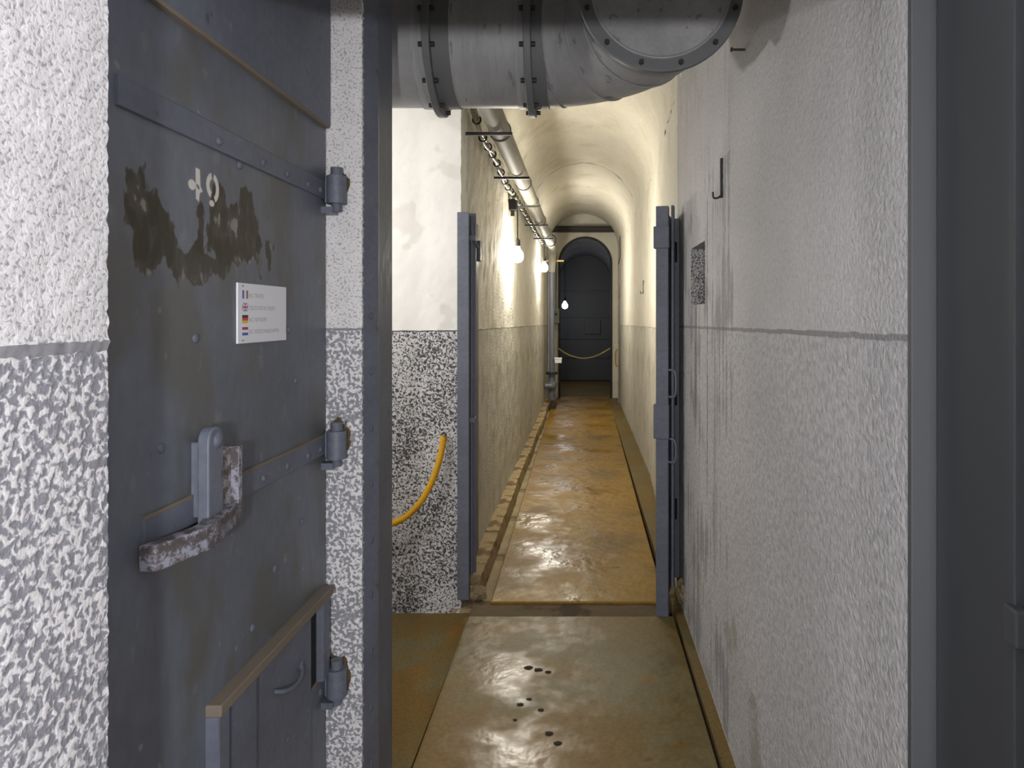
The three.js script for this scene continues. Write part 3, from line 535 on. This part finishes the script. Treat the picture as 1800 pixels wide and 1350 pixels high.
lamp('hanging_lamp', 'bright bare bulb hanging on a cord below the junction box', [-0.59, 2.09, -6.34], 2.50, 0.055, GALLERY_LAMP.power, GALLERY_LAMP.colour, M.bulb, 'bare bulbs along the gallery wall');
lamp('hanging_lamp', 'bright bare bulb hanging beside the downpipe near the arch', [-0.585, 2.27, -10.5], 2.68, 0.06, GALLERY_LAMP.power, GALLERY_LAMP.colour, M.bulb, 'bare bulbs along the gallery wall');
lamp('hanging_lamp', 'small bare bulb hanging inside the dark arched passage', [-0.41, 1.785, -15.5], 2.78, 0.065, 0.8, [0.95, 0.95, 1], M.bulbFar);
lamp('hanging_lamp', 'bare bulb hanging behind the viewer', [-0.05, 1.5, 0.72], 2.55, 0.045, NEAR_LAMP.power, NEAR_LAMP.colour, M.bulb);
lamp('hanging_lamp', 'bare bulb hanging in the side passage behind the left pier', [-1.5, 2.05, -2.95], 2.84, 0.045, SIDE_LAMP.power, SIDE_LAMP.colour, M.bulb);
// ------------------------------------------------------------------ ropes
{
  const strands = (parent, curve, r, turns, n, material) => { for (let s = 0; s < 3; s++) { const q = []; for (let i = 0; i <= n; i++) { const t = i / n, v = curve.getPointAt(t), T_ = curve.getTangentAt(t), up = new THREE.Vector3(0, 0, 1), b = new THREE.Vector3().crossVectors(T_, up).normalize(), a = s * 2.0944 + t * turns * Math.PI * 2; q.push([v.x + r * (b.x * Math.cos(a)), v.y + r * b.y * Math.cos(a), v.z + r * Math.sin(a)]); } mesh('strand', tube(q, r * 0.88, n * 2, 7), material, parent); } };
  const r = thing('barrier_rope', 'yellow twisted rope hanging across the side passage', 'rope');
  strands(r, new THREE.CatmullRomCurve3([[-0.757, 0.90, -3.845], [-0.765, 0.83, -3.835], [-0.80, 0.70, -3.82], [-0.86, 0.575, -3.81], [-0.94, 0.485, -3.80], [-1.03, 0.44, -3.80], [-1.25, 0.40, -3.79], [-1.6, 0.46, -3.78], [-2.0, 0.75, -3.77], [-2.2, 0.95, -3.77]].map((p) => new THREE.Vector3(...p)), false, 'centripetal'), 0.0095, 44, 400, M.rope);
  mesh('end_eye', (() => { const g = new THREE.TorusGeometry(0.012, 0.004, 8, 18); g.translate(-0.757, 0.907, -3.852); return g; })(), M.iron, r);
  const c = thing('barrier_rope', 'pale yellow rope slung across the arched opening', 'rope');
  strands(c, new THREE.CatmullRomCurve3([[-0.5, 0.955, -13.44], [-0.3, 0.83, -13.43], [-0.05, 0.76, -13.43], [0.15, 0.775, -13.43], [0.32, 0.84, -13.43], [0.5, 0.945, -13.44]].map((p) => new THREE.Vector3(...p)), false, 'centripetal'), 0.008, 20, 160, M.ropePale);
}
// ------------------------------------------------------------------ gate leaves, seen edge on
{
  const g = thing('steel_gate_leaf', 'blue grey steel gate leaf folded open against the lamp side wall', 'gate', [-0.645, 0, -3.83]);
  mesh('edge_bar', rbox(-0.037, 0.027, 0.02, 2.112, -0.03, 0, 0.004), M.steel, g);
  mesh('leaf_sheet', rbox(-0.018, 0.012, 0.14, 2.10, -0.03, -0.45, 0.003), M.steel, g);
  mesh('inner_angle', rbox(0.012, 0.052, 0.14, 2.115, -0.075, -0.10, 0.003), M.steel, g);
  mesh('lock_rod', cyl(0.0085, 1.95, [0.034, 1.12, -0.045], 'y', 14), M.steel, g);
  for (const y of [0.97, 1.96]) mesh('rod_guide', rbox(0.012, 0.055, y, y + 0.03, -0.03, -0.075, 0.003), M.steel, g);
  mesh('latch_arm', tube([[0.034, 2.02, -0.04], [0.045, 1.97, -0.05], [0.062, 1.93, -0.10]], 0.009, 16, 8), M.steel, g);
  mesh('hinge_plate', rbox(-0.015, 0.03, 1.88, 2.0, -0.40, -0.46, 0.003), M.steel, g);
}
{
  const g = thing('steel_gate_leaf', 'blue grey steel gate leaf standing ajar off the grey streaked wall', 'gate', [0.412, 0, -3.71], -0.23);
  mesh('edge_bar', rbox(-0.036, 0.03, -0.035, 2.126, 0, -0.045, 0.004), M.steel, g);
  mesh('leaf_sheet', rbox(-0.012, 0.018, 0.05, 2.10, -0.045, -0.40, 0.003), M.steel, g);
  mesh('inner_angle', rbox(0.042, 0.056, 0.12, 2.132, -0.02, -0.07, 0.003), M.steel, g);
  for (const [a, b] of [[1.905, 2.02], [0.91, 1.09]]) mesh('strap_end', rbox(-0.048, 0.034, a, b, 0.008, -0.05, 0.004), M.steel, g);
  for (const [a, b] of [[1.13, 1.27], [0.79, 0.91]]) mesh('pull_handle', tube([[0.03, a, -0.01], [0.062, a + 0.004, 0.012], [0.072, (a + b) / 2, 0.016], [0.062, b - 0.004, 0.012], [0.03, b, -0.01]], 0.0065, 30, 8), M.steel, g);
  const p = thing('steel_gate_post', 'dark rusty steel hinge post bolted to the end of the grey wall', 'post', [0.504, 0, -3.9]);
  mesh('angle_bar', rbox(-0.034, -0.016, 0.14, 2.06, 0, -0.05, 0.004), M.steelDark, p);
  mesh('angle_bar', rbox(-0.012, 0.020, 0.12, 2.085, 0.012, -0.05, 0.004), M.steel, p);
  for (const y of [0.5, 1.12, 1.9]) { mesh('hinge_knuckle', cyl(0.022, 0.11, [-0.015, y, 0.012], 'y', 16), M.steelDark, p); }
  mesh('latch_hook', tube([[-0.03, 1.06, 0.01], [-0.05, 1.09, 0.03], [-0.03, 1.12, 0.04], [-0.015, 1.10, 0.03]], 0.007, 24, 8), M.wornIron, p);
}
// ------------------------------------------------------------------ kerb, rubble and floor bits
{
  const k = structGroup('baseboard_left', 'broken concrete kerb along the gutter below the lamps');
  const R = rng(8);
  for (let z = -4.02, i = 0; z > -13.2; i++) {
    const len = 0.7 + R() * 0.9, z1 = Math.max(-13.3, z - len), w = 0.07 + R() * 0.025, hgt = 0.075 + R() * 0.02;
    const g = wallBox(-0.69, -0.665 + w, z, z1 + 0.02, -0.1, hgt, 0.02, 0.005, 0.08);
    mesh('kerb_piece', g, M.kerb, k); z = z1;
  }
}
tag(mesh('concrete_lump', lump(0.055, 0.85, 1.5, 1, 3).translate(0.545, 0.072, -3.80), M.concrete, scene), 'pale broken lump of concrete below the rusty hinge post', 'rubble');
tag(mesh('concrete_lump', lump(0.06, 0.9, 0.75, 0.8, 4).translate(-0.60, 0.0, -3.98), M.concrete, scene), 'crumbled concrete at the end of the kerb by the folded gate leaf', 'rubble');
{
  const R = rng(21);
  for (const [x, z, s] of [[-0.255, -2.86, 1], [-0.222, -2.90, 0.8], [-0.17, -2.82, 0.9], [-0.13, -2.66, 1.2], [-0.095, -2.60, 1.1], [-0.265, -2.75, 0.6], [-0.245, -3.16, 1.4], [-0.20, -3.14, 1.3], [-0.155, -3.12, 1.0]]) {
    const g = lump(0.010 * s, 1.3, 0.2, 0.9, Math.floor(R() * 1e6)); const m = tag(mesh('mud_crumb', g, M.joint, scene), 'tiny dark crumb of dirt lying on the near floor slab', 'dirt', 'dirt crumbs on the near slab'); m.position.set(x, -0.010, z);
  }
}
// ------------------------------------------------------------------ hooks and small fittings
function hook(label, at, len) {
  const h = thing('wall_hook', label, 'hook', at);
  mesh('wall_plate', rbox(-0.004, 0.01, 0, len, -0.008, 0.008, 0.003), M.iron, h);
  mesh('hook_tip', tube([[0, 0.01, 0], [-0.012, 0.0, 0], [-0.028, 0.0, 0], [-0.032, 0.022, 0]], 0.0038, 20, 8), M.iron, h);
}
hook('small iron hook with a short rod on the grey stippled wall', [0.522, 2.0, -2.70], 0.15);
hook('small iron hook on the cream wall beyond the gate', [0.645, 1.80, -7.7], 0.14);
{
  const n = tag(mesh('wall_nail', merge([cyl(0.004, 0.05, [0.505, 2.42, -2.32], 'x', 8), cyl(0.007, 0.006, [0.482, 2.42, -2.32], 'x', 10)]), M.iron, scene), 'iron nail in the grey wall below the duct elbow', 'nail');
  const b = thing('steel_beam', 'dark steel beam spanning the gallery above the arched opening', 'beam', [0.02, 3.13, -13.36]);
  mesh('web', box(-0.66, 0.62, 0.015, 0.095, -0.01, 0.01), M.iron, b);
  for (const y of [0, 0.095]) mesh('beam_flange', rbox(-0.66, 0.62, y, y + 0.018, -0.05, 0.05, 0.003), M.iron, b);
  const w = thing('white_box', 'small white box fixed to the downpipe', 'box', [-0.43, 0.81, -11.95]);
  mesh('case', rbox(-0.055, 0.06, -0.045, 0.02, -0.05, 0.04, 0.006), M.white, w); mesh('lid', rbox(-0.062, 0.066, 0.02, 0.045, -0.055, 0.046, 0.005), M.white, w);
  const gbox = thing('switch_box', 'pale green switch box beside the arched opening', 'switch', [-0.52, 1.56, -13.36]);
  const green = mat({ color: 0x8d9a8c, roughness: 0.6 });
  mesh('case', rbox(-0.06, 0.06, -0.14, 0.14, -0.10, 0.04, 0.01), green, gbox); mesh('knob', cyl(0.018, 0.03, [0, 0.03, 0.052], 'z', 16), M.black, gbox); mesh('conduit', cyl(0.012, 1.2, [0, 0.73, -0.04], 'y', 12), M.steel, gbox);
  const s = thing('wooden_batten', 'thin yellow batten sticking out from the wall above the lamp', 'batten', [-0.51, 2.50, -12.2]);
  mesh('bar', rbox(-0.165, 0.17, -0.014, 0.014, -0.015, 0.015, 0.004), mat({ color: 0xd8b878, roughness: 0.6 }), s); mesh('wall_socket', rbox(-0.175, -0.14, -0.03, 0.03, -0.03, 0.03, 0.005), M.iron, s);
  const cp = thing('wall_conduit', 'thin pale conduit running up the wall beside the arch', 'conduit', [0.628, 0, -12.7]);
  mesh('tube', cyl(0.016, 2.1, [0, 1.05, 0], 'y', 14), M.pipe, cp); for (const y of [0.35, 1.1, 1.9]) mesh('saddle', rbox(-0.02, 0.024, y, y + 0.03, -0.028, 0.028, 0.004), M.pipe, cp);
  const yh = thing('yellow_handle', 'dull yellow grab handle on the wall beside the arch', 'handle', [0.60, 0.62, -13.1]);
  mesh('grip', tube([[0.045, 0, 0], [0.0, 0.02, 0], [-0.012, 0.16, 0], [0.0, 0.30, 0], [0.045, 0.32, 0]], 0.012, 40, 10), mat({ color: 0xa88a34, roughness: 0.6 }), yh); mesh('foot_plate', rbox(0.04, 0.052, -0.03, 0.03, -0.03, 0.03, 0.004), M.iron, yh);
  const wire = tag(mesh('loose_wire', tube([[0.645, 3.02, -12.4], [0.63, 2.85, -12.42], [0.635, 2.6, -12.4], [0.60, 2.45, -12.36]], 0.007, 40, 7), M.black, scene), 'loose dark wire dangling from the vault near the arch', 'wire');
}
renderer.render(scene, camera);
